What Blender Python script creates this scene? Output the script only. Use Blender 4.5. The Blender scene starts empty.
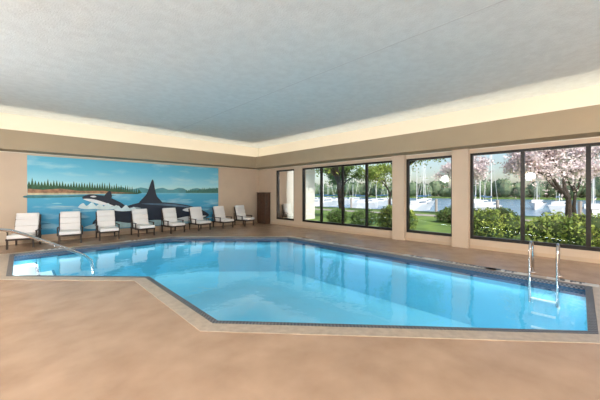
import bpy, bmesh, math, random
from mathutils import Vector, Matrix
random.seed(7)
S=bpy.context.scene
COL=S.collection
try:
    S.view_settings.view_transform='Standard'
    S.view_settings.look='None'
    S.view_settings.exposure=0.0
except Exception as e: print(e)

# ---------------------------------------------------------------- materials
def mat(name,col,rough=0.6,metal=0.0,noise=0.0,nscale=5.0,bump=0.0,bscale=60.0,spec=0.5,col2=None,ramp=(0.35,0.65)):
    m=bpy.data.materials.new(name); m.use_nodes=True
    nt=m.node_tree; b=nt.nodes['Principled BSDF']
    b.inputs['Base Color'].default_value=(*col,1)
    b.inputs['Roughness'].default_value=rough
    b.inputs['Metallic'].default_value=metal
    b.inputs['Specular IOR Level'].default_value=spec
    tc=nt.nodes.new('ShaderNodeTexCoord')
    if noise>0 or col2:
        n=nt.nodes.new('ShaderNodeTexNoise'); n.inputs['Scale'].default_value=nscale; n.inputs['Detail'].default_value=8
        nt.links.new(tc.outputs['Object'],n.inputs['Vector'])
        r=nt.nodes.new('ShaderNodeValToRGB')
        c2=col2 if col2 else tuple(c*(1-noise) for c in col)
        r.color_ramp.elements[0].position=ramp[0]; r.color_ramp.elements[1].position=ramp[1]
        r.color_ramp.elements[0].color=(*c2,1); r.color_ramp.elements[1].color=(*col,1)
        nt.links.new(n.outputs['Fac'],r.inputs['Fac']); nt.links.new(r.outputs['Color'],b.inputs['Base Color'])
    if bump>0:
        n2=nt.nodes.new('ShaderNodeTexNoise'); n2.inputs['Scale'].default_value=bscale; n2.inputs['Detail'].default_value=4
        nt.links.new(tc.outputs['Object'],n2.inputs['Vector'])
        bp=nt.nodes.new('ShaderNodeBump'); bp.inputs['Strength'].default_value=bump; bp.inputs['Distance'].default_value=0.02
        nt.links.new(n2.outputs['Fac'],bp.inputs['Height']); nt.links.new(bp.outputs['Normal'],b.inputs['Normal'])
    return m

M_wall=mat('wall_paint',(0.66,0.53,0.40),0.8,noise=0.05,nscale=2,bump=0.1)
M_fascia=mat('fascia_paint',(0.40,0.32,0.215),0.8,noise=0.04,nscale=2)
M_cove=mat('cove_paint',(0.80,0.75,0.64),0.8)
M_ceil=mat('ceiling_stucco',(0.69,0.75,0.77),0.95,noise=0.08,nscale=7,bump=0.4,bscale=45)
M_seam=mat('ceiling_seam',(0.54,0.58,0.60),0.9)
M_floor=mat('deck_floor',(0.47,0.325,0.225),0.27,col2=(0.36,0.24,0.16),nscale=2.6,bump=0.12,bscale=140,ramp=(0.3,0.7))
M_frame=mat('dark_bronze',(0.012,0.010,0.009),0.35,metal=0.3)
M_trim=mat('tan_trim',(0.60,0.46,0.32),0.7)
M_coping=mat('coping_tile',(0.48,0.40,0.32),0.3,noise=0.2,nscale=12)
M_tile=mat('waterline_tile',(0.025,0.11,0.22),0.2,noise=0.3,nscale=20)
M_basin=mat('pool_plaster',(0.19,0.66,0.82),0.6,noise=0.06,nscale=1.2)
M_step=mat('pool_step',(0.70,0.86,0.90),0.5)
M_chrome=mat('stainless_steel',(0.72,0.72,0.74),0.12,metal=1.0)
M_cush=mat('white_cushion',(0.87,0.85,0.83),0.85,bump=0.15,bscale=80)
M_wood=mat('dark_wood',(0.04,0.022,0.014),0.45,noise=0.4,nscale=14)
M_cab=mat('cabinet_wood',(0.085,0.04,0.022),0.45,noise=0.4,nscale=10)
M_text=mat('marking_black',(0.02,0.03,0.05),0.5)
M_tilew=mat('marker_tile',(0.62,0.62,0.60),0.3)
M_white=mat('white_gloss',(0.85,0.86,0.86),0.4)
M_ext=mat('exterior_white_wall',(0.86,0.85,0.83),0.8,noise=0.05,nscale=1)
M_grass=mat('grass',(0.20,0.31,0.055),0.9,col2=(0.09,0.17,0.03),nscale=1.6)
M_path=mat('path',(0.40,0.37,0.34),0.9,noise=0.1,nscale=3)
M_bark=mat('bark',(0.05,0.037,0.03),0.9,noise=0.5,nscale=8)
M_leafA=mat('leaf_green',(0.15,0.26,0.05),0.6,col2=(0.04,0.09,0.016),nscale=2.5)
M_leafB=mat('leaf_yellowgreen',(0.36,0.44,0.08),0.6,col2=(0.11,0.20,0.03),nscale=2.5)
M_leafF=mat('leaf_far',(0.17,0.24,0.13),0.8,col2=(0.08,0.13,0.08),nscale=0.35)  # distance haze mixed into this muted leaf colour
M_bloss=mat('blossom',(0.93,0.84,0.85),0.7,col2=(0.68,0.54,0.57),nscale=2.5)
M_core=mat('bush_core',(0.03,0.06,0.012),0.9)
M_lake=mat('harbor_water',(0.17,0.28,0.38),0.25)

M_grate=bpy.data.materials.new('gutter_grate'); M_grate.use_nodes=True
nt=M_grate.node_tree; b=nt.nodes['Principled BSDF']; tc=nt.nodes.new('ShaderNodeTexCoord')
ck=nt.nodes.new('ShaderNodeTexChecker'); ck.inputs['Scale'].default_value=36
ck.inputs['Color1'].default_value=(0.03,0.035,0.05,1); ck.inputs['Color2'].default_value=(0.17,0.175,0.19,1)
nt.links.new(tc.outputs['Object'],ck.inputs['Vector']); nt.links.new(ck.outputs['Color'],b.inputs['Base Color']); b.inputs['Roughness'].default_value=0.4

def fresmat(name,tint,ior,rough,bump=0,bscale=1.5,gcol=(1,1,1)):
    m=bpy.data.materials.new(name); m.use_nodes=True; nt=m.node_tree
    for n in list(nt.nodes):
        if n.type!='OUTPUT_MATERIAL': nt.nodes.remove(n)
    out=[n for n in nt.nodes if n.type=='OUTPUT_MATERIAL'][0]
    t=nt.nodes.new('ShaderNodeBsdfTransparent'); t.inputs['Color'].default_value=(*tint,1)
    g=nt.nodes.new('ShaderNodeBsdfGlossy'); g.inputs['Roughness'].default_value=rough; g.inputs['Color'].default_value=(*gcol,1)
    f=nt.nodes.new('ShaderNodeFresnel'); f.inputs['IOR'].default_value=ior
    mx=nt.nodes.new('ShaderNodeMixShader')
    nt.links.new(f.outputs[0],mx.inputs[0]); nt.links.new(t.outputs[0],mx.inputs[1]); nt.links.new(g.outputs[0],mx.inputs[2])
    nt.links.new(mx.outputs[0],out.inputs['Surface'])
    if bump>0:
        tc=nt.nodes.new('ShaderNodeTexCoord'); n2=nt.nodes.new('ShaderNodeTexNoise'); n2.inputs['Scale'].default_value=bscale; n2.inputs['Detail'].default_value=3
        nt.links.new(tc.outputs['Object'],n2.inputs['Vector'])
        bp=nt.nodes.new('ShaderNodeBump'); bp.inputs['Strength'].default_value=bump; bp.inputs['Distance'].default_value=0.02
        nt.links.new(n2.outputs['Fac'],bp.inputs['Height'])
        nt.links.new(bp.outputs['Normal'],g.inputs['Normal']); nt.links.new(bp.outputs['Normal'],f.inputs['Normal'])
    return m
M_water=fresmat('pool_water',(0.85,0.97,1.0),1.45,0.008,0.28,2.6)
M_glass=fresmat('window_glass',(0.97,0.98,0.97),1.35,0.0)

# ---------------------------------------------------------------- mesh builder
class MB:
    def __init__(s): s.v=[]; s.f=[]; s.m=[]
    def poly(s,pts,mi=0):
        i=len(s.v); s.v+= [tuple(p) for p in pts]; s.f.append(tuple(range(i,i+len(pts)))); s.m.append(mi)
    def box(s,x0,x1,y0,y1,z0,z1,mi=0,M=None):
        i=len(s.v)
        P=[(x0,y0,z0),(x1,y0,z0),(x1,y1,z0),(x0,y1,z0),(x0,y0,z1),(x1,y0,z1),(x1,y1,z1),(x0,y1,z1)]
        if M is not None: P=[tuple(M@Vector(p)) for p in P]
        s.v+=P
        for q in [(0,3,2,1),(4,5,6,7),(0,1,5,4),(1,2,6,5),(2,3,7,6),(3,0,4,7)]:
            s.f.append(tuple(i+a for a in q)); s.m.append(mi)
    def tube(s,pts,r,n=8,mi=0,r1=None,cap=True):
        pts=[Vector(p) for p in pts]; rings=[]
        L=len(pts)
        up=Vector((0,0,1)); prev=None
        for k,p in enumerate(pts):
            d=(pts[min(k+1,L-1)]-pts[max(k-1,0)]).normalized()
            if prev is None:
                a=d.cross(up)
                if a.length<1e-3: a=d.cross(Vector((1,0,0)))
            else:
                a=prev-d*prev.dot(d)
            a.normalize(); prev=a; bb=d.cross(a)
            rr=r if r1 is None else r+(r1-r)*k/(L-1)
            i=len(s.v)
            for j in range(n):
                t=2*math.pi*j/n
                s.v.append(tuple(p+a*math.cos(t)*rr+bb*math.sin(t)*rr))
            rings.append(i)
        for k in range(L-1):
            for j in range(n):
                a0=rings[k]; b0=rings[k+1]
                s.f.append((a0+j,a0+(j+1)%n,b0+(j+1)%n,b0+j)); s.m.append(mi)
        if cap:
            s.f.append(tuple(rings[0]+j for j in range(n))[::-1]); s.m.append(mi)
            s.f.append(tuple(rings[-1]+j for j in range(n))); s.m.append(mi)
    def ell(s,c,r,mi=0,nu=10,nv=6,jit=0):
        i=len(s.v); c=Vector(c)
        for a in range(nv+1):
            th=math.pi*a/nv
            for b_ in range(nu):
                ph=2*math.pi*b_/nu; k=1+random.uniform(-jit,jit)
                s.v.append((c.x+r[0]*k*math.sin(th)*math.cos(ph),c.y+r[1]*k*math.sin(th)*math.sin(ph),c.z+r[2]*k*math.cos(th)))
        for a in range(nv):
            for b_ in range(nu):
                s.f.append((i+a*nu+b_,i+(a+1)*nu+b_,i+(a+1)*nu+(b_+1)%nu,i+a*nu+(b_+1)%nu)); s.m.append(mi)
    def leaf(s,p,sz,mi=0):
        d=Vector((random.gauss(0,1),random.gauss(0,1),random.gauss(0,1))).normalized()
        e=d.orthogonal().normalized(); e=(Matrix.Rotation(random.uniform(0,6.28),3,d)@e); g=d.cross(e)
        p=Vector(p); a=sz*random.uniform(.6,1.2); 
        s.poly([p-e*a,p+g*a*.55,p+e*a,p-g*a*.55],mi)
    def build(s,name,mats,parent=None,smooth=False,bevel=0,bs=2):
        me=bpy.data.meshes.new(name); me.from_pydata(s.v,[],s.f)
        for m in mats: me.materials.append(m)
        for p,mi in zip(me.polygons,s.m): p.material_index=mi; p.use_smooth=smooth
        me.update()
        o=bpy.data.objects.new(name,me); COL.objects.link(o)
        if parent: o.parent=parent
        if bevel>0:
            bv=o.modifiers.new('bevel','BEVEL'); bv.width=bevel; bv.segments=bs; bv.limit_method='ANGLE'
        return o
def empty(name,loc=(0,0,0),rz=0):
    o=bpy.data.objects.new(name,None); COL.objects.link(o); o.location=loc; o.rotation_euler=(0,0,rz); o.empty_display_size=0.2
    return o

# ---------------------------------------------------------------- room dims
XR=8.7; YB=11.7; XL=-3.2; YN=-5.0; H=3.8
FB=2.70; FT=3.23; SD=0.70
POOL=[(-.12,7.3),(1.62,5.45),(1.62,3.0),(4.35,-.08),(6.4,-.08),(6.4,7.0),(3.6,9.75),(-.12,9.75)]
def offset(P,d):
    n=len(P); R=[]
    for i in range(n):
        a=Vector(P[i-1]); b_=Vector(P[i]); c=Vector(P[(i+1)%n])
        e1=(b_-a).normalized(); e2=(c-b_).normalized()
        n1=Vector((e1.y,-e1.x)); n2=Vector((e2.y,-e2.x))
        bis=(n1+n2).normalized(); k=d/bis.dot(n1)
        R.append((b_.x+bis.x*k,b_.y+bis.y*k))
    return R
CO=.24
bm=bmesh.new()
def loop(P,z):
    vs=[bm.verts.new((p[0],p[1],z)) for p in P]
    return [bm.edges.new((vs[i],vs[(i+1)%len(vs)])) for i in range(len(vs))]
es=loop([(XL,YN),(XR,YN),(XR,YB),(XL,YB)],0)+loop(offset(POOL,CO-.01),0)
bmesh.ops.triangle_fill(bm,use_beauty=True,edges=es,normal=(0,0,1))
for f in bm.faces:
    if f.normal.z<0: f.normal_flip()
me=bpy.data.meshes.new('floor'); bm.to_mesh(me); bm.free(); me.materials.append(M_floor)
COL.objects.link(bpy.data.objects.new('floor',me))

def wallx(name,x0,x1,y0,y1,openings,z1=H):
    mb=MB(); ys=[y0]
    for (a,b_,s,h) in sorted(openings):
        mb.box(x0,x1,ys[-1],a,-0.0,z1); mb.box(x0,x1,a,b_,0,s); mb.box(x0,x1,a,b_,h,z1); ys.append(b_)
    mb.box(x0,x1,ys[-1],y1,0,z1)
    for (ya,yb) in [(3.93,4.32),(2.14,2.54)]:
        mb.box(XR-.14,XR,ya,yb,0,FB-.001)
    return mb.build(name,[M_wall])
SILL=0.25; HEAD=2.58
wins=[(9.08,10.33,[]),(4.33,8.58,[5.4,6.45,7.53]),(2.55,3.92,[]),(-2.4,2.13,[-1.26,-.13,1.0])]
wallx('wall_right',XR,XR+.25,YN,YB+.25,[(w[0],w[1],SILL,HEAD) for w in wins])
mb=MB(); mb.box(XL-.2,XR,YB,YB+.25,0,H); mb.build('wall_back',[M_wall])
mb=MB(); mb.box(XL-.2,XL,YN-.2,YB,0,H); mb.build('wall_left',[M_wall])
mb=MB(); mb.box(XL,XR+.25,YN-.2,YN,0,H); mb.build('wall_front',[M_wall])
mb=MB(); mb.box(XL-.3,XR+.3,YN-.3,YB+.3,H,H+.25); mb.build('ceiling',[M_ceil])
mb=MB()
mb.box(4.08,4.098,YN,YB-.1,H-.003,H)
mb.build('trim_1',[M_seam])
mb=MB()
x0,x1,y0,y1=XL+SD,XR-SD,YN+SD,YB-SD; t=.04; g_=.015
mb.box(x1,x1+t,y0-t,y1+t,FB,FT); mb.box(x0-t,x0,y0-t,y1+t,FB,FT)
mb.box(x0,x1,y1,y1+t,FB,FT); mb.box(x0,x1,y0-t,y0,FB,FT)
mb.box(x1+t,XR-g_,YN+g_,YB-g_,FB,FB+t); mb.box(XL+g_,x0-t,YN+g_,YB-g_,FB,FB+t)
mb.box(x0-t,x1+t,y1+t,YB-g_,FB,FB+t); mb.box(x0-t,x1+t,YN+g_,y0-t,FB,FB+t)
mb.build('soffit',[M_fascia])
mb=MB()
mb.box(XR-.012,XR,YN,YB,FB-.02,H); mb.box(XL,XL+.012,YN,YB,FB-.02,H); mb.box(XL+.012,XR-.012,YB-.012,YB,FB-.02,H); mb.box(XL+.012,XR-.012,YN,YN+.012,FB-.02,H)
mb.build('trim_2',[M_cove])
mb=MB(); mb.box(XR-.015,XR,YN,YB-.3,0,.09); mb.build('baseboard_right',[M_trim])
mb=MB(); mb.box(XL,XR-.02,YB-.015,YB,0,.09); mb.build('baseboard_back',[M_trim])

for k,(a,b_,mul) in enumerate(wins):
    e=empty('window_%d'%(k+1),(XR+.1,(a+b_)/2,(SILL+HEAD)/2))
    off=Vector((XR+.1,(a+b_)/2,(SILL+HEAD)/2))
    mb=MB(); w=.06
    def bx(x0,x1,y0,y1,z0,z1,q=mb,o=off): q.box(x0-o.x,x1-o.x,y0-o.y,y1-o.y,z0-o.z,z1-o.z)
    bx(XR+.03,XR+.14,a,a+w,SILL,HEAD); bx(XR+.03,XR+.14,b_-w,b_,SILL,HEAD)
    bx(XR+.03,XR+.14,a+w,b_-w,SILL,SILL+w+.02); bx(XR+.03,XR+.14,a+w,b_-w,HEAD-w,HEAD)
    for m_ in mul: bx(XR+.04,XR+.13,m_-.04,m_+.04,SILL+w,HEAD-w)
    mb.build('frame',[M_frame],parent=e)
    mb=MB(); mb.poly([(0,a-off.y+w/2,SILL-off.z+w/2),(0,b_-off.y-w/2,SILL-off.z+w/2),(0,b_-off.y-w/2,HEAD-off.z-w/2),(0,a-off.y+w/2,HEAD-off.z-w/2)])
    mb.build('glass',[M_glass],parent=e)

# ---------------------------------------------------------------- pool
def ring(mb,Pi,Po,z0,z1,mi=0):
    n=len(Pi)
    for i in range(n):
        j=(i+1)%n; a,b_,c,d=Pi[i],Pi[j],Po[j],Po[i]
        mb.poly([(*a,z1),(*d,z1),(*c,z1),(*b_,z1)],mi)
        mb.poly([(*a,z0),(*a,z1),(*b_,z1),(*b_,z0)],mi)
        mb.poly([(*d,z0),(*c,z0),(*c,z1),(*d,z1)],mi)
pool=empty('swimming_pool')
mb=MB(); ring(mb,offset(POOL,.06),offset(POOL,CO),-.05,.008); mb.build('coping',[M_coping],parent=pool)
mb=MB(); ring(mb,offset(POOL,-.02),offset(POOL,.06),-.05,.005); mb.build('gutter_grate',[M_grate],parent=pool)
mb=MB(); n=len(POOL); DP=-1.15
for i in range(n):
    a=POOL[i]; c=POOL[(i+1)%n]
    mb.poly([(*a,0),(*c,0),(*c,-.17),(*a,-.17)],0)
    mb.poly([(*a,-.17),(*c,-.17),(*c,DP),(*a,DP)],1)
mb.poly([(*p,DP) for p in POOL],1)
mb.build('basin',[M_tile,M_basin],parent=pool)
mb=MB()
for i in range(3):
    z0_=(-.52-.26*i) if i<2 else DP+.01
    mb.box(-.11,.3+.33*i,7.35,9.74,z0_,-.26-.26*i)
    mb.box(.3+.33*i-.05,.3+.33*i+.003,7.35,9.74,-.29-.26*i,-.255-.26*i,1)
mb.build('pool_steps',[M_step,M_tile],parent=pool)
mb=MB(); mb.poly([(*p,-.06) for p in offset(POOL,-.003)]); mb.build('water',[M_water],parent=pool)
for i in range(n):  # area lights added along the basin rim to brighten the pool
    a=Vector(POOL[i]); c=Vector(POOL[(i+1)%n]); d=(c-a); Ln=d.length; d.normalize(); inn=Vector((-d.y,d.x))
    L=bpy.data.lights.new('pool_fill','AREA'); L.shape='RECTANGLE'; L.size=Ln*.9; L.size_y=.05; L.energy=3.9*Ln; L.color=(.98,.98,1)
    o=bpy.data.objects.new('pool_fill_light_%d'%i,L); COL.objects.link(o); p=(a+c)/2+inn*.05
    o.location=(p.x,p.y,-.18)
    z=-Vector((inn.x*.75,inn.y*.75,-.65)).normalized(); x=Vector((d.x,d.y,0)); y=z.cross(x)
    o.rotation_euler=Matrix((x,y,z)).transposed().to_euler(); o.parent=pool
tm=MB()
def text(s,x,y,rz,size):
    c=bpy.data.curves.new('depth_marking','FONT'); c.body=s; c.size=size; c.extrude=.001; c.align_x='CENTER'; c.align_y='CENTER'; c.materials.append(M_text); c.offset=.006
    o=bpy.data.objects.new('depth_marking',c); COL.objects.link(o); o.location=(x,y,.0135); o.rotation_euler=(0,0,rz); o.parent=pool
    hl=.085+len(s)*.058; hw=.085
    if abs(rz)>.1: tm.box(x-hw,x+hw,y-hl,y+hl,.0,.0115)
    else: tm.box(x-hl,x+hl,y-hw,y+hw,.0,.0115)
for y,s in [(6.3,'3 FT'),(5.0,'4 FT'),(2.7,'4 FT'),(1.75,'NO DIVING'),(1.0,'5 FT'),(.1,'5 FT')]:
    text(s,6.555,y,-math.pi/2,.17)
for x,s in [(.6,'3 FT'),(2.6,'3 FT')]: text(s,x,9.905,0,.17)
tm.build('marker_tiles',[M_tilew],parent=pool)

lad=empty('pool_ladder',(6.5,.45,0))
mb=MB()
for y in (-.18,.18):
    pts=[(.33,y,.0),(.33,y,.46)]
    for k in range(9):
        a=math.pi*k/8; pts.append((.11+.22*math.cos(a),y,.48+.13*math.sin(a)))
    pts+=[(-.11,y,.3),(-.13,y,-.03),(-.13,y,-.42)]
    mb.tube(pts,.019,10); mb.tube([(.33,y,0.0),(.33,y,.02)],.05,12)
mb.build('rails',[M_chrome],parent=lad,smooth=True)
mb=MB()
for z in (-.35,-.6,-.85): mb.box(-.16,-.105,-.16,.16,z-.012,z+.012)
mb.build('steps',[M_step],parent=lad)
hr=empty('pool_handrail',(-.75,5.95,0))
P=[(-.75,5.95,0),(-.75,5.95,.80),(-.71,5.96,.91),(-.6,6,.97),(-.3,6.12,.97),(-.1,6.2,.92),(.05,6.26,.84),(.6,6.5,.50),(.85,6.6,.33),(.97,6.66,.2),(1.0,6.68,.0),(1.0,6.68,-1.14)]
mb=MB(); mb.tube([(x+.75,y-5.95,z) for x,y,z in P],.025,12); mb.tube([(0,0,0),(0,0,.02)],.055,12)
mb.build('rail',[M_chrome],parent=hr,smooth=True)

# ---------------------------------------------------------------- lounge chairs
def chair_meshes():
    fr=MB()
    T=math.radians(-17)
    M=Matrix.Translation((0,.14,.26))@Matrix.Rotation(T,4,'X')
    for sx in (-1,1):
        x=sx*.255
        fr.box(x-.02,x+.02,-.38,-.34,0,.27)
        fr.box(x-.02,x+.02,.26,.30,0,.27)
        fr.box(x-.02,x+.02,-.42,.33,.22,.27)
        fr.box(x-.018,x+.018,.0,.035,-.02,.60,0,M)
        fr.box(x+sx*.035-.02,x+sx*.035+.02,-.25,.22,.42,.445)
        fr.box(x+sx*.035-.015,x+sx*.035+.015,-.23,-.20,.22,.42)
        M2=Matrix.Translation((x,.31,.25))@Matrix.Rotation(math.radians(-4),4,'X'); fr.box(-.012,.012,-.012,.012,0,.30,0,M2)
    fr.box(-.255,.255,-.41,-.37,.22,.265); fr.box(-.255,.255,.28,.32,.22,.265)
    for k in range(6):
        y=-.30+k*.1; fr.box(-.25,.25,y-.02,y+.02,.24,.26)
    for z in (.12,.27,.42,.57): fr.box(-.25,.25,.01,.03,z-.025,z+.025,0,M)
    cu=MB()
    cu.box(-.245,.245,-.45,-.12,.27,.36); cu.box(-.245,.245,-.115,.16,.27,.365)
    for z in (.08,.265,.45): cu.box(-.245,.245,-.095,-.002,z,z+.182,0,M)
    cu.box(-.22,.22,-.125,-.09,.50,.62,0,M)
    return fr,cu
fr,cu=chair_meshes()
of=None
cx=[.1,1.09,2.04,3.09,4.14,5.2,6.26,7.34]
rot=[-14,-6,-2,3,6,5,7,8]
for i,x in enumerate(cx):
    e=empty('lounge_chair' if i==0 else 'lounge_chair.%03d'%i,(x,11.05,0),math.radians(rot[i]))
    e.scale=(1.0,1.08,1.04)
    if of is None:
        of=fr.build('frame',[M_wood],parent=e,bevel=.005); oc=cu.build('cushion',[M_cush],parent=e,bevel=.028,bs=4,smooth=True)
    else:
        for src in (of,oc):
            o=src.copy(); COL.objects.link(o); o.parent=e

cb=empty('wooden_cabinet',(XR-.19,11.05,0))
mb=MB(); mb.box(-.15,.15,-.34,.34,.06,1.5); mb.box(-.13,.15,-.32,.32,0,.06); mb.box(-.17,.155,-.36,.36,1.5,1.53)
for s in (-1,1):
    y0_,y1_=(s*.01,s*.31); a,b_=min(y0_,y1_),max(y0_,y1_)
    mb.box(-.168,-.15,a,b_,.12,.78); mb.box(-.168,-.15,a,b_,.82,1.44); mb.box(-.19,-.168,s*.04-.008,s*.04+.008,1.0,1.14)
mb.build('body',[M_cab],parent=cb,bevel=.004)

# ---------------------------------------------------------------- mural
mu=empty('whale_mural')
X0,X1,Z0,Z1=.15,6.4,.22,2.63; YM=YB-.03
mm=bpy.data.materials.new('mural_paint'); mm.use_nodes=True; nt=mm.node_tree; b=nt.nodes['Principled BSDF']; b.inputs['Roughness'].default_value=.6
tc=nt.nodes.new('ShaderNodeTexCoord'); sp=nt.nodes.new('ShaderNodeSeparateXYZ'); nt.links.new(tc.outputs['Object'],sp.inputs[0])
mr=nt.nodes.new('ShaderNodeMapRange'); mr.inputs['From Min'].default_value=Z0; mr.inputs['From Max'].default_value=Z1
nt.links.new(sp.outputs['Z'],mr.inputs['Value'])
cr=nt.nodes.new('ShaderNodeValToRGB'); nt.links.new(mr.outputs[0],cr.inputs['Fac'])
E=cr.color_ramp.elements
E[0].position=0; E[0].color=(.04,.32,.54,1); E[1].position=1; E[1].color=(.11,.50,.72,1)
for p,c in [(.25,(.05,.34,.58,1)),(.50,(.08,.42,.63,1)),(.525,(.13,.48,.66,1)),(.535,(.60,.84,.83,1)),(.66,(.38,.75,.85,1)),(.82,(.17,.58,.78,1))]:
    q=E.new(p); q.color=c
mp=nt.nodes.new('ShaderNodeMapping'); mp.inputs['Scale'].default_value=(.7,1,2.6); nt.links.new(tc.outputs['Object'],mp.inputs[0])
nz=nt.nodes.new('ShaderNodeTexNoise'); nz.inputs['Scale'].default_value=1.6; nz.inputs['Detail'].default_value=7; nt.links.new(mp.outputs[0],nz.inputs['Vector'])
r2=nt.nodes.new('ShaderNodeValToRGB'); r2.color_ramp.elements[0].position=.5; r2.color_ramp.elements[1].position=.78
r2.color_ramp.elements[1].color=(.7,.7,.7,1); nt.links.new(nz.outputs['Fac'],r2.inputs['Fac'])
mx=nt.nodes.new('ShaderNodeMixRGB'); nt.links.new(r2.outputs['Color'],mx.inputs['Fac']); nt.links.new(cr.outputs['Color'],mx.inputs['Color1']); mx.inputs['Color2'].default_value=(.62,.86,.88,1)
nt.links.new(mx.outputs[0],b.inputs['Base Color'])
mb=MB(); mb.box(X0,X1,YM,YB-.001,Z0,Z1); mb.build('panel',[mm],parent=mu)
layer=[0]
def art(name,pts,col,noise=.2,nscale=4):
    layer[0]+=1; y=YM-.0012*layer[0]
    m=mat('mural_'+name,col,.6,noise=noise,nscale=nscale); mb=MB(); mb.poly([(x,y,z) for x,z in pts]); return mb.build(name,[m],parent=mu)
def smoothp(ctrl,n=6):
    out=[];N=len(ctrl)
    for i in range(N):
        p0,p1,p2,p3=[Vector(ctrl[(i+k)%N]) for k in (-1,0,1,2)]
        for k in range(n):
            t=k/n; out.append(tuple(.5*((2*p1)+(-p0+p2)*t+(2*p0-5*p1+4*p2-p3)*t*t+(-p0+3*p1-3*p2+p3)*t**3)))
    return out
pts=[(2.2,1.5)]+[(2.2+.2*i,1.58+.12*abs(math.sin(i*.9))+.03*random.random()) for i in range(21)]+[(6.395,1.6),(6.395,1.5)]
art('hills',pts,(.10,.34,.40))
pts=[(X0+.005,1.48)]; x=X0+.005
while x<3.1:
    h=1.92-.05*x if x<2.6 else 1.78-(x-2.6)*.3
    pts.append((x,h-.17)); pts.append((x+.035,h+random.uniform(-.06,.08))); x+=.07
pts.append((3.25,1.5)); art('forest',pts,(.04,.14,.06),.5,12)
pts=[(4.9,1.5)]; x=4.9
while x<6.3:
    h=1.62+.1*(x-4.9); pts.append((x,h-.07)); pts.append((x+.035,h+random.uniform(-.02,.05))); x+=.08
pts+=[(6.39,1.72),(6.39,1.5)]; art('far_forest',pts,(.06,.22,.18),.4,12)
art('bluff',[(X0+.005,1.46),(X0+.005,1.63),(.5,1.60),(.9,1.64),(1.4,1.57),(2.0,1.58),(2.5,1.53),(3.1,1.49)],(.45,.24,.13),.5,10)
art('shore_light',[(X0+.005,1.44),(X0+.005,1.5),(1.5,1.5),(2.6,1.475),(1.2,1.45)],(.70,.62,.40),.3,10)
art('shore_reflection',smoothp([(X0+.02,1.43),(1.0,1.42),(2.0,1.43),(2.4,1.41),(1.2,1.36),(X0+.02,1.35)],4),(.05,.25,.28),.3,10)
for k in range(34):
    cxw=random.uniform(.5,6.0); z=random.uniform(.4,1.40); w=random.uniform(.15,.4)*(1.3-z*.5)
    art('wave',smoothp([(cxw-w if cxw-w>X0 else X0+.01,z),(cxw,z+.022),(min(cxw+w,X1-.01),z),(cxw,z-.012)],4),random.choice([(.30,.66,.78),(.03,.24,.42),(.45,.76,.84)]),.2)
art('orca_body',smoothp([(1.75,.42),(2.1,.82),(2.7,1.02),(3.3,1.16),(3.9,1.14),(4.6,1.06),(5.2,.92),(5.75,.68),(5.9,.50),(5.5,.38),(4.2,.30),(2.8,.28)],8),(.015,.025,.05),.3)
art('orca_fin',smoothp([(3.15,1.08),(3.40,1.48),(3.60,2.02),(3.69,1.65),(3.76,1.38),(3.93,1.08)],6),(.015,.022,.04),.2)
art('orca_sheen',smoothp([(3.2,1.10),(3.9,1.09),(4.6,1.02),(5.1,.90),(4.5,.95),(3.8,1.03)],6),(.10,.20,.30),.3)
art('orca_saddle',smoothp([(2.75,.93),(3.0,.98),(3.2,.93),(3.0,.84)],6),(.38,.48,.52),.2)
art('orca_eye_patch',smoothp([(4.75,.80),(5.0,.88),(5.25,.80),(5.0,.72)],6),(.85,.88,.88),.1)
art('orca_chin',smoothp([(4.3,.40),(4.9,.52),(5.5,.52),(5.8,.50),(5.5,.40),(4.8,.33)],6),(.80,.85,.86),.1)
art('foam',smoothp([(1.5,.36),(2.2,.52),(2.9,.40),(3.7,.46),(4.4,.36),(5.2,.34),(6.1,.42),(5.4,.28),(3.6,.25),(2.0,.27)],6),(.50,.76,.82),.3)
art('small_orca',smoothp([(1.45,1.33),(1.62,1.45),(1.95,1.42),(2.3,1.30),(2.6,1.12),(2.7,.98),(2.45,1.0),(2.1,1.10),(1.75,1.20)],6),(.015,.022,.04),.2)
art('small_orca_fin',smoothp([(2.05,1.37),(2.22,1.58),(2.27,1.33)],4),(.015,.022,.04),.2)
art('small_orca_belly',smoothp([(1.48,1.30),(1.75,1.29),(2.1,1.16),(2.35,1.03),(2.05,1.08),(1.72,1.19)],6),(.85,.88,.88),.1)
art('small_orca_patch',smoothp([(1.66,1.385),(1.76,1.41),(1.84,1.375),(1.75,1.35)],5),(.85,.88,.88),.1)
for (sx_,sz_) in [(2.35,.90),(1.35,1.02),(1.8,.98)]:
    art('splash',smoothp([(sx_,sz_),(sx_+.12,sz_+.15),(sx_+.22,sz_+.05),(sx_+.36,sz_+.17),(sx_+.48,sz_+.04),(sx_+.62,sz_+.09),(sx_+.66,sz_-.02),(sx_+.3,sz_-.06)],4),(.74,.90,.93),.2)

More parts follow.
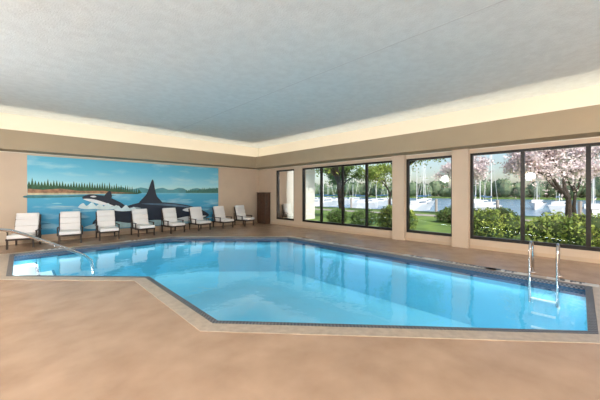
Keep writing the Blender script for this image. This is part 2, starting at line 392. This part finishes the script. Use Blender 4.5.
# ---------------------------------------------------------------- exterior
mb=MB()
mb.box(XR+.25,26,-25,40,-.35,-.15); g=mb.build('lawn',[M_grass])
mb=MB(); mb.box(20.5,22,-24.9,40,-.149,-.13); mb.build('footpath',[M_path])
mb=MB(); mb.box(26,118,-60,140,-1.2,-.6); mb.build('harbor',[M_lake])
mb=MB(); mb.box(118,140,-60,140,-1.2,-.1); mb.build('far_shore',[M_grass])
mb=MB(); mb.box(XR+.27,13.4,YB+.35,YB+.65,-.149,4.2); mb.build('exterior_wing_wall',[M_ext])
def bush(name,c,r,n,leafm,sz=.05):
    mb=MB()
    k=max(1,int(max(r[0],r[1])/.5))
    blobs=[]
    for i in range(k*3):
        bx_=c[0]+random.uniform(-r[0],r[0])*.75; by_=c[1]+random.uniform(-r[1],r[1])*.85
        rr=random.uniform(.7,1.0)
        blobs.append(((bx_,by_,c[2]+r[2]*.52*rr),(min(r[0],.5)*rr,min(r[1],.5)*rr,r[2]*.5*rr)))
    for p,q in blobs: mb.ell(p,(q[0]*.85,q[1]*.85,q[2]*.85),1,jit=.08)
    for i in range(n):
        p,q=random.choice(blobs); d=Vector((random.gauss(0,1),random.gauss(0,1),random.gauss(0,1))).normalized()*random.uniform(.88,1.15)
        mb.leaf((p[0]+d.x*q[0],p[1]+d.y*q[1],max(c[2]+.06,p[2]+d.z*q[2])),sz)
    return mb.build(name,[leafm,M_core])
bush('hedge',(12.0,.4,-.149),(.6,3.6,1.02),10000,M_leafB,.05)
bush('shrub',(10.9,5.1,-.149),(.55,.9,1.1),4500,M_leafB)
bush('shrub',(12.5,8.6,-.149),(.6,1.4,.75),3000,M_leafA)
bush('shrub',(16.8,4.0,-.149),(.8,1.8,.9),3500,M_leafA,.06)
def tree(name,base,h,spread,leafm,nleaf,lsz,seed,tr=.14,levels=4,lean=(0,0),clear=.3):
    rnd=random.Random(seed); mb=MB(); tips=[]
    def grow(p,d,L,r,lv):
        mid=p+d*L*.5+Vector((rnd.uniform(-1,1),rnd.uniform(-1,1),0))*L*.05; e=p+d*L
        mb.tube([p,mid,e],r,6 if lv>1 else 8,0,r1=r*.62,cap=False)
        if lv>=2: tips.append((mid,L)); 
        tips.append((e,L)) if lv>=1 else None
        if lv>=levels: return
        for k in range(rnd.choice((3,3,4)) if lv<2 else 3):
            a=rnd.uniform(0,6.28); s=spread*rnd.uniform(.6,1.2)
            o=d.orthogonal().normalized(); o=Matrix.Rotation(a,3,d)@o
            nd=(d+o*s+Vector((0,0,.12))).normalized()
            grow(e,nd,L*rnd.uniform(.62,.8),r*.6,lv+1)
    grow(Vector(base),Vector((lean[0],lean[1],1)).normalized(),h*clear,tr,0)
    for i in range(nleaf):
        p,L=rnd.choice(tips); s=L*.45
        mb.leaf(p+Vector((rnd.gauss(0,s),rnd.gauss(0,s),rnd.gauss(0,s*.7))),lsz,1)
    return mb.build(name,[M_bark,leafm])
tree('blossom_tree',(14.5,.3,-.149),6.0,.9,M_bloss,16000,.06,3,tr=.13,clear=.24)
tree('blossom_tree',(23.5,6.0,-.149),6.5,.8,M_bloss,9000,.08,5,tr=.12,clear=.23)
tree('blossom_tree',(24.2,.2,-.149),7.0,.8,M_bloss,9000,.09,8,tr=.12,clear=.23)
tree('shade_tree',(14.2,10.4,-.149),9,.7,M_leafB,7500,.09,11,tr=.22,lean=(.0,.15),clear=.26)
tree('shade_tree',(14.5,7.3,-.149),8,.75,M_leafB,6500,.075,12,tr=.16,lean=(.1,-.1),clear=.25)
tree('shade_tree',(23.5,17.5,-.149),9,.7,M_leafA,7000,.12,15,tr=.2,clear=.2)
tree('shade_tree',(24.0,12.3,-.149),7,.7,M_leafB,5500,.10,17,tr=.12,clear=.22)
mb=MB()
for i in range(90):
    y=-55+i*2.1; r=random.uniform(2.0,4.6); x=122+random.uniform(-1.5,6)
    mb.ell((x,y,r*.85-.09),(2.4,2.4,r*.85),0,jit=.0,nu=10,nv=7)
    for k in range(60):
        d=Vector((random.gauss(0,1),random.gauss(0,1),random.gauss(0,1))).normalized()
        mb.leaf((x+d.x*2.5,y+d.y*2.5,max(.8,r*.85+d.z*r*.9)),.7)
mb.build('far_treeline',[M_leafF])
def boat(i,x,y,rz,h):
    e=empty('sailboat' if i==0 else 'sailboat.%03d'%i,(x,y,-.6),rz); mb=MB()
    secs=[(-2.6,.6),(-1,.9),(.8,.85),(2.2,.4),(3.0,.03)]
    for k in range(4):
        (a,wa),(b2,wb)=secs[k],secs[k+1]
        for s in (-1,1):
            mb.poly([(a,s*wa,.8),(b2,s*wb,.85),(b2,s*wb*.5,.0),(a,s*wa*.5,.0)])
        mb.poly([(a,-wa,.8),(b2,-wb,.85),(b2,wb,.85),(a,wa,.8)])
    mb.poly([(-2.6,-.6,.8),(-2.6,.6,.8),(-2.6,.3,0),(-2.6,-.3,0)])
    mb.box(-1.2,1.0,-.5,.5,.8,1.2); mb.box(-1.0,.9,-.51,.51,.95,1.1,1)
    mb.tube([(.4,0,.8),(.4,0,h)],.04,6); mb.tube([(.4,0,1.7),(-2.2,0,1.7)],.10,6,1)
    mb.tube([(.4,-.7,h*.65),(.4,.7,h*.65)],.02,4)
    mb.tube([(3,0,.85),(.4,0,h)],.014,4); mb.tube([(-2.6,0,.85),(.4,0,h)],.014,4)
    mb.build('hull',[M_white,M_tile],parent=e)
for i in range(22):
    row=i%3
    boat(i,33.5+row*7.5,-8+i*2.4,random.uniform(-.06,.06)+(math.pi if i%2 else 0),random.uniform(6.5,9.5))
mb=MB(); mb.box(27.8,28.8,-12,50,-.55,-.35)
for k in range(12):
    mb.tube([(28.95,-10+k*5,-.6),(28.95,-10+k*5,.9)],.12,8)
mb.build('boat_dock',[M_path])

# ---------------------------------------------------------------- lights
def area(name,loc,sx,sy,energy,col,rot):
    L=bpy.data.lights.new(name,'AREA'); L.shape='RECTANGLE'; L.size=sx; L.size_y=sy; L.energy=energy; L.color=col
    o=bpy.data.objects.new(name,L); COL.objects.link(o); o.location=loc; o.rotation_euler=rot; return o
WARM=(1,.86,.67)
Ly=YB-YN-1.0; Lx=XR-XL-1.0; my=(YB+YN)/2; mx_=(XR+XL)/2
area('cove_lamp',(XR-.35,my,FB+.12),.12,Ly,66,WARM,(math.pi,0,0))
area('cove_lamp',(XL+.35,my,FB+.12),.12,Ly,55,WARM,(math.pi,0,0))
area('cove_lamp',(mx_,YB-.35,FB+.12),Lx,.12,48,WARM,(math.pi,0,0))
area('cove_lamp',(mx_,YN+.35,FB+.12),Lx,.12,48,WARM,(math.pi,0,0))
for i,(x,y) in enumerate([(XL+.15,6.5),(XL+.15,2.0),(XL+.15,-2.5),(.0,YN+.15),(4.5,YN+.15)]):  # fill lamps added on the out-of-view walls to brighten the room
    e=empty('fill_lamp' if i==0 else 'fill_lamp.%03d'%i,(x,y,2.1)); mb=MB()
    left=i<3; q=(-.15,0) if left else (0,-.15)
    mb.box(q[0]-.0,q[0]+.03,-.08,.08,-.15,.15) if left else mb.box(-.08,.08,q[1],q[1]+.03,-.15,.15)
    mb.tube([(0,0,-.12),(0,0,.05)],.06,16,0,r1=.11)
    mb.build('fill_housing',[M_frame],parent=e)
    L=bpy.data.lights.new('fill_point','POINT'); L.energy=400; L.color=(.98,.985,1); L.shadow_soft_size=.25
    o=bpy.data.objects.new('fill_point',L); COL.objects.link(o); o.parent=e; o.location=((.25,0,.35) if left else (0,.25,.35))
sun=bpy.data.lights.new('sun','SUN'); sun.energy=4.3; sun.angle=.01; sun.color=(1,.95,.86)
o=bpy.data.objects.new('sun',sun); COL.objects.link(o); d=Vector((.42,.72,-.85)); o.rotation_euler=d.to_track_quat('-Z','Y').to_euler(); o.location=(0,0,20)
w=bpy.data.worlds.new('world'); S.world=w; w.use_nodes=True; nt=w.node_tree; bg=nt.nodes['Background']
sk=nt.nodes.new('ShaderNodeTexSky'); sk.sky_type='NISHITA'; sk.sun_disc=False; sk.sun_elevation=math.radians(40); sk.sun_rotation=math.radians(200); sk.air_density=1; sk.dust_density=2.0
nt.links.new(sk.outputs[0],bg.inputs['Color']); bg.inputs['Strength'].default_value=.20

cam=bpy.data.cameras.new('camera'); cam.lens=16.8; cam.sensor_width=36; cam.shift_y=-7/600; cam.clip_end=500
o=bpy.data.objects.new('camera',cam); COL.objects.link(o); o.location=(0,0,1.5); o.rotation_euler=(math.pi/2,0,-math.pi/4); S.camera=o
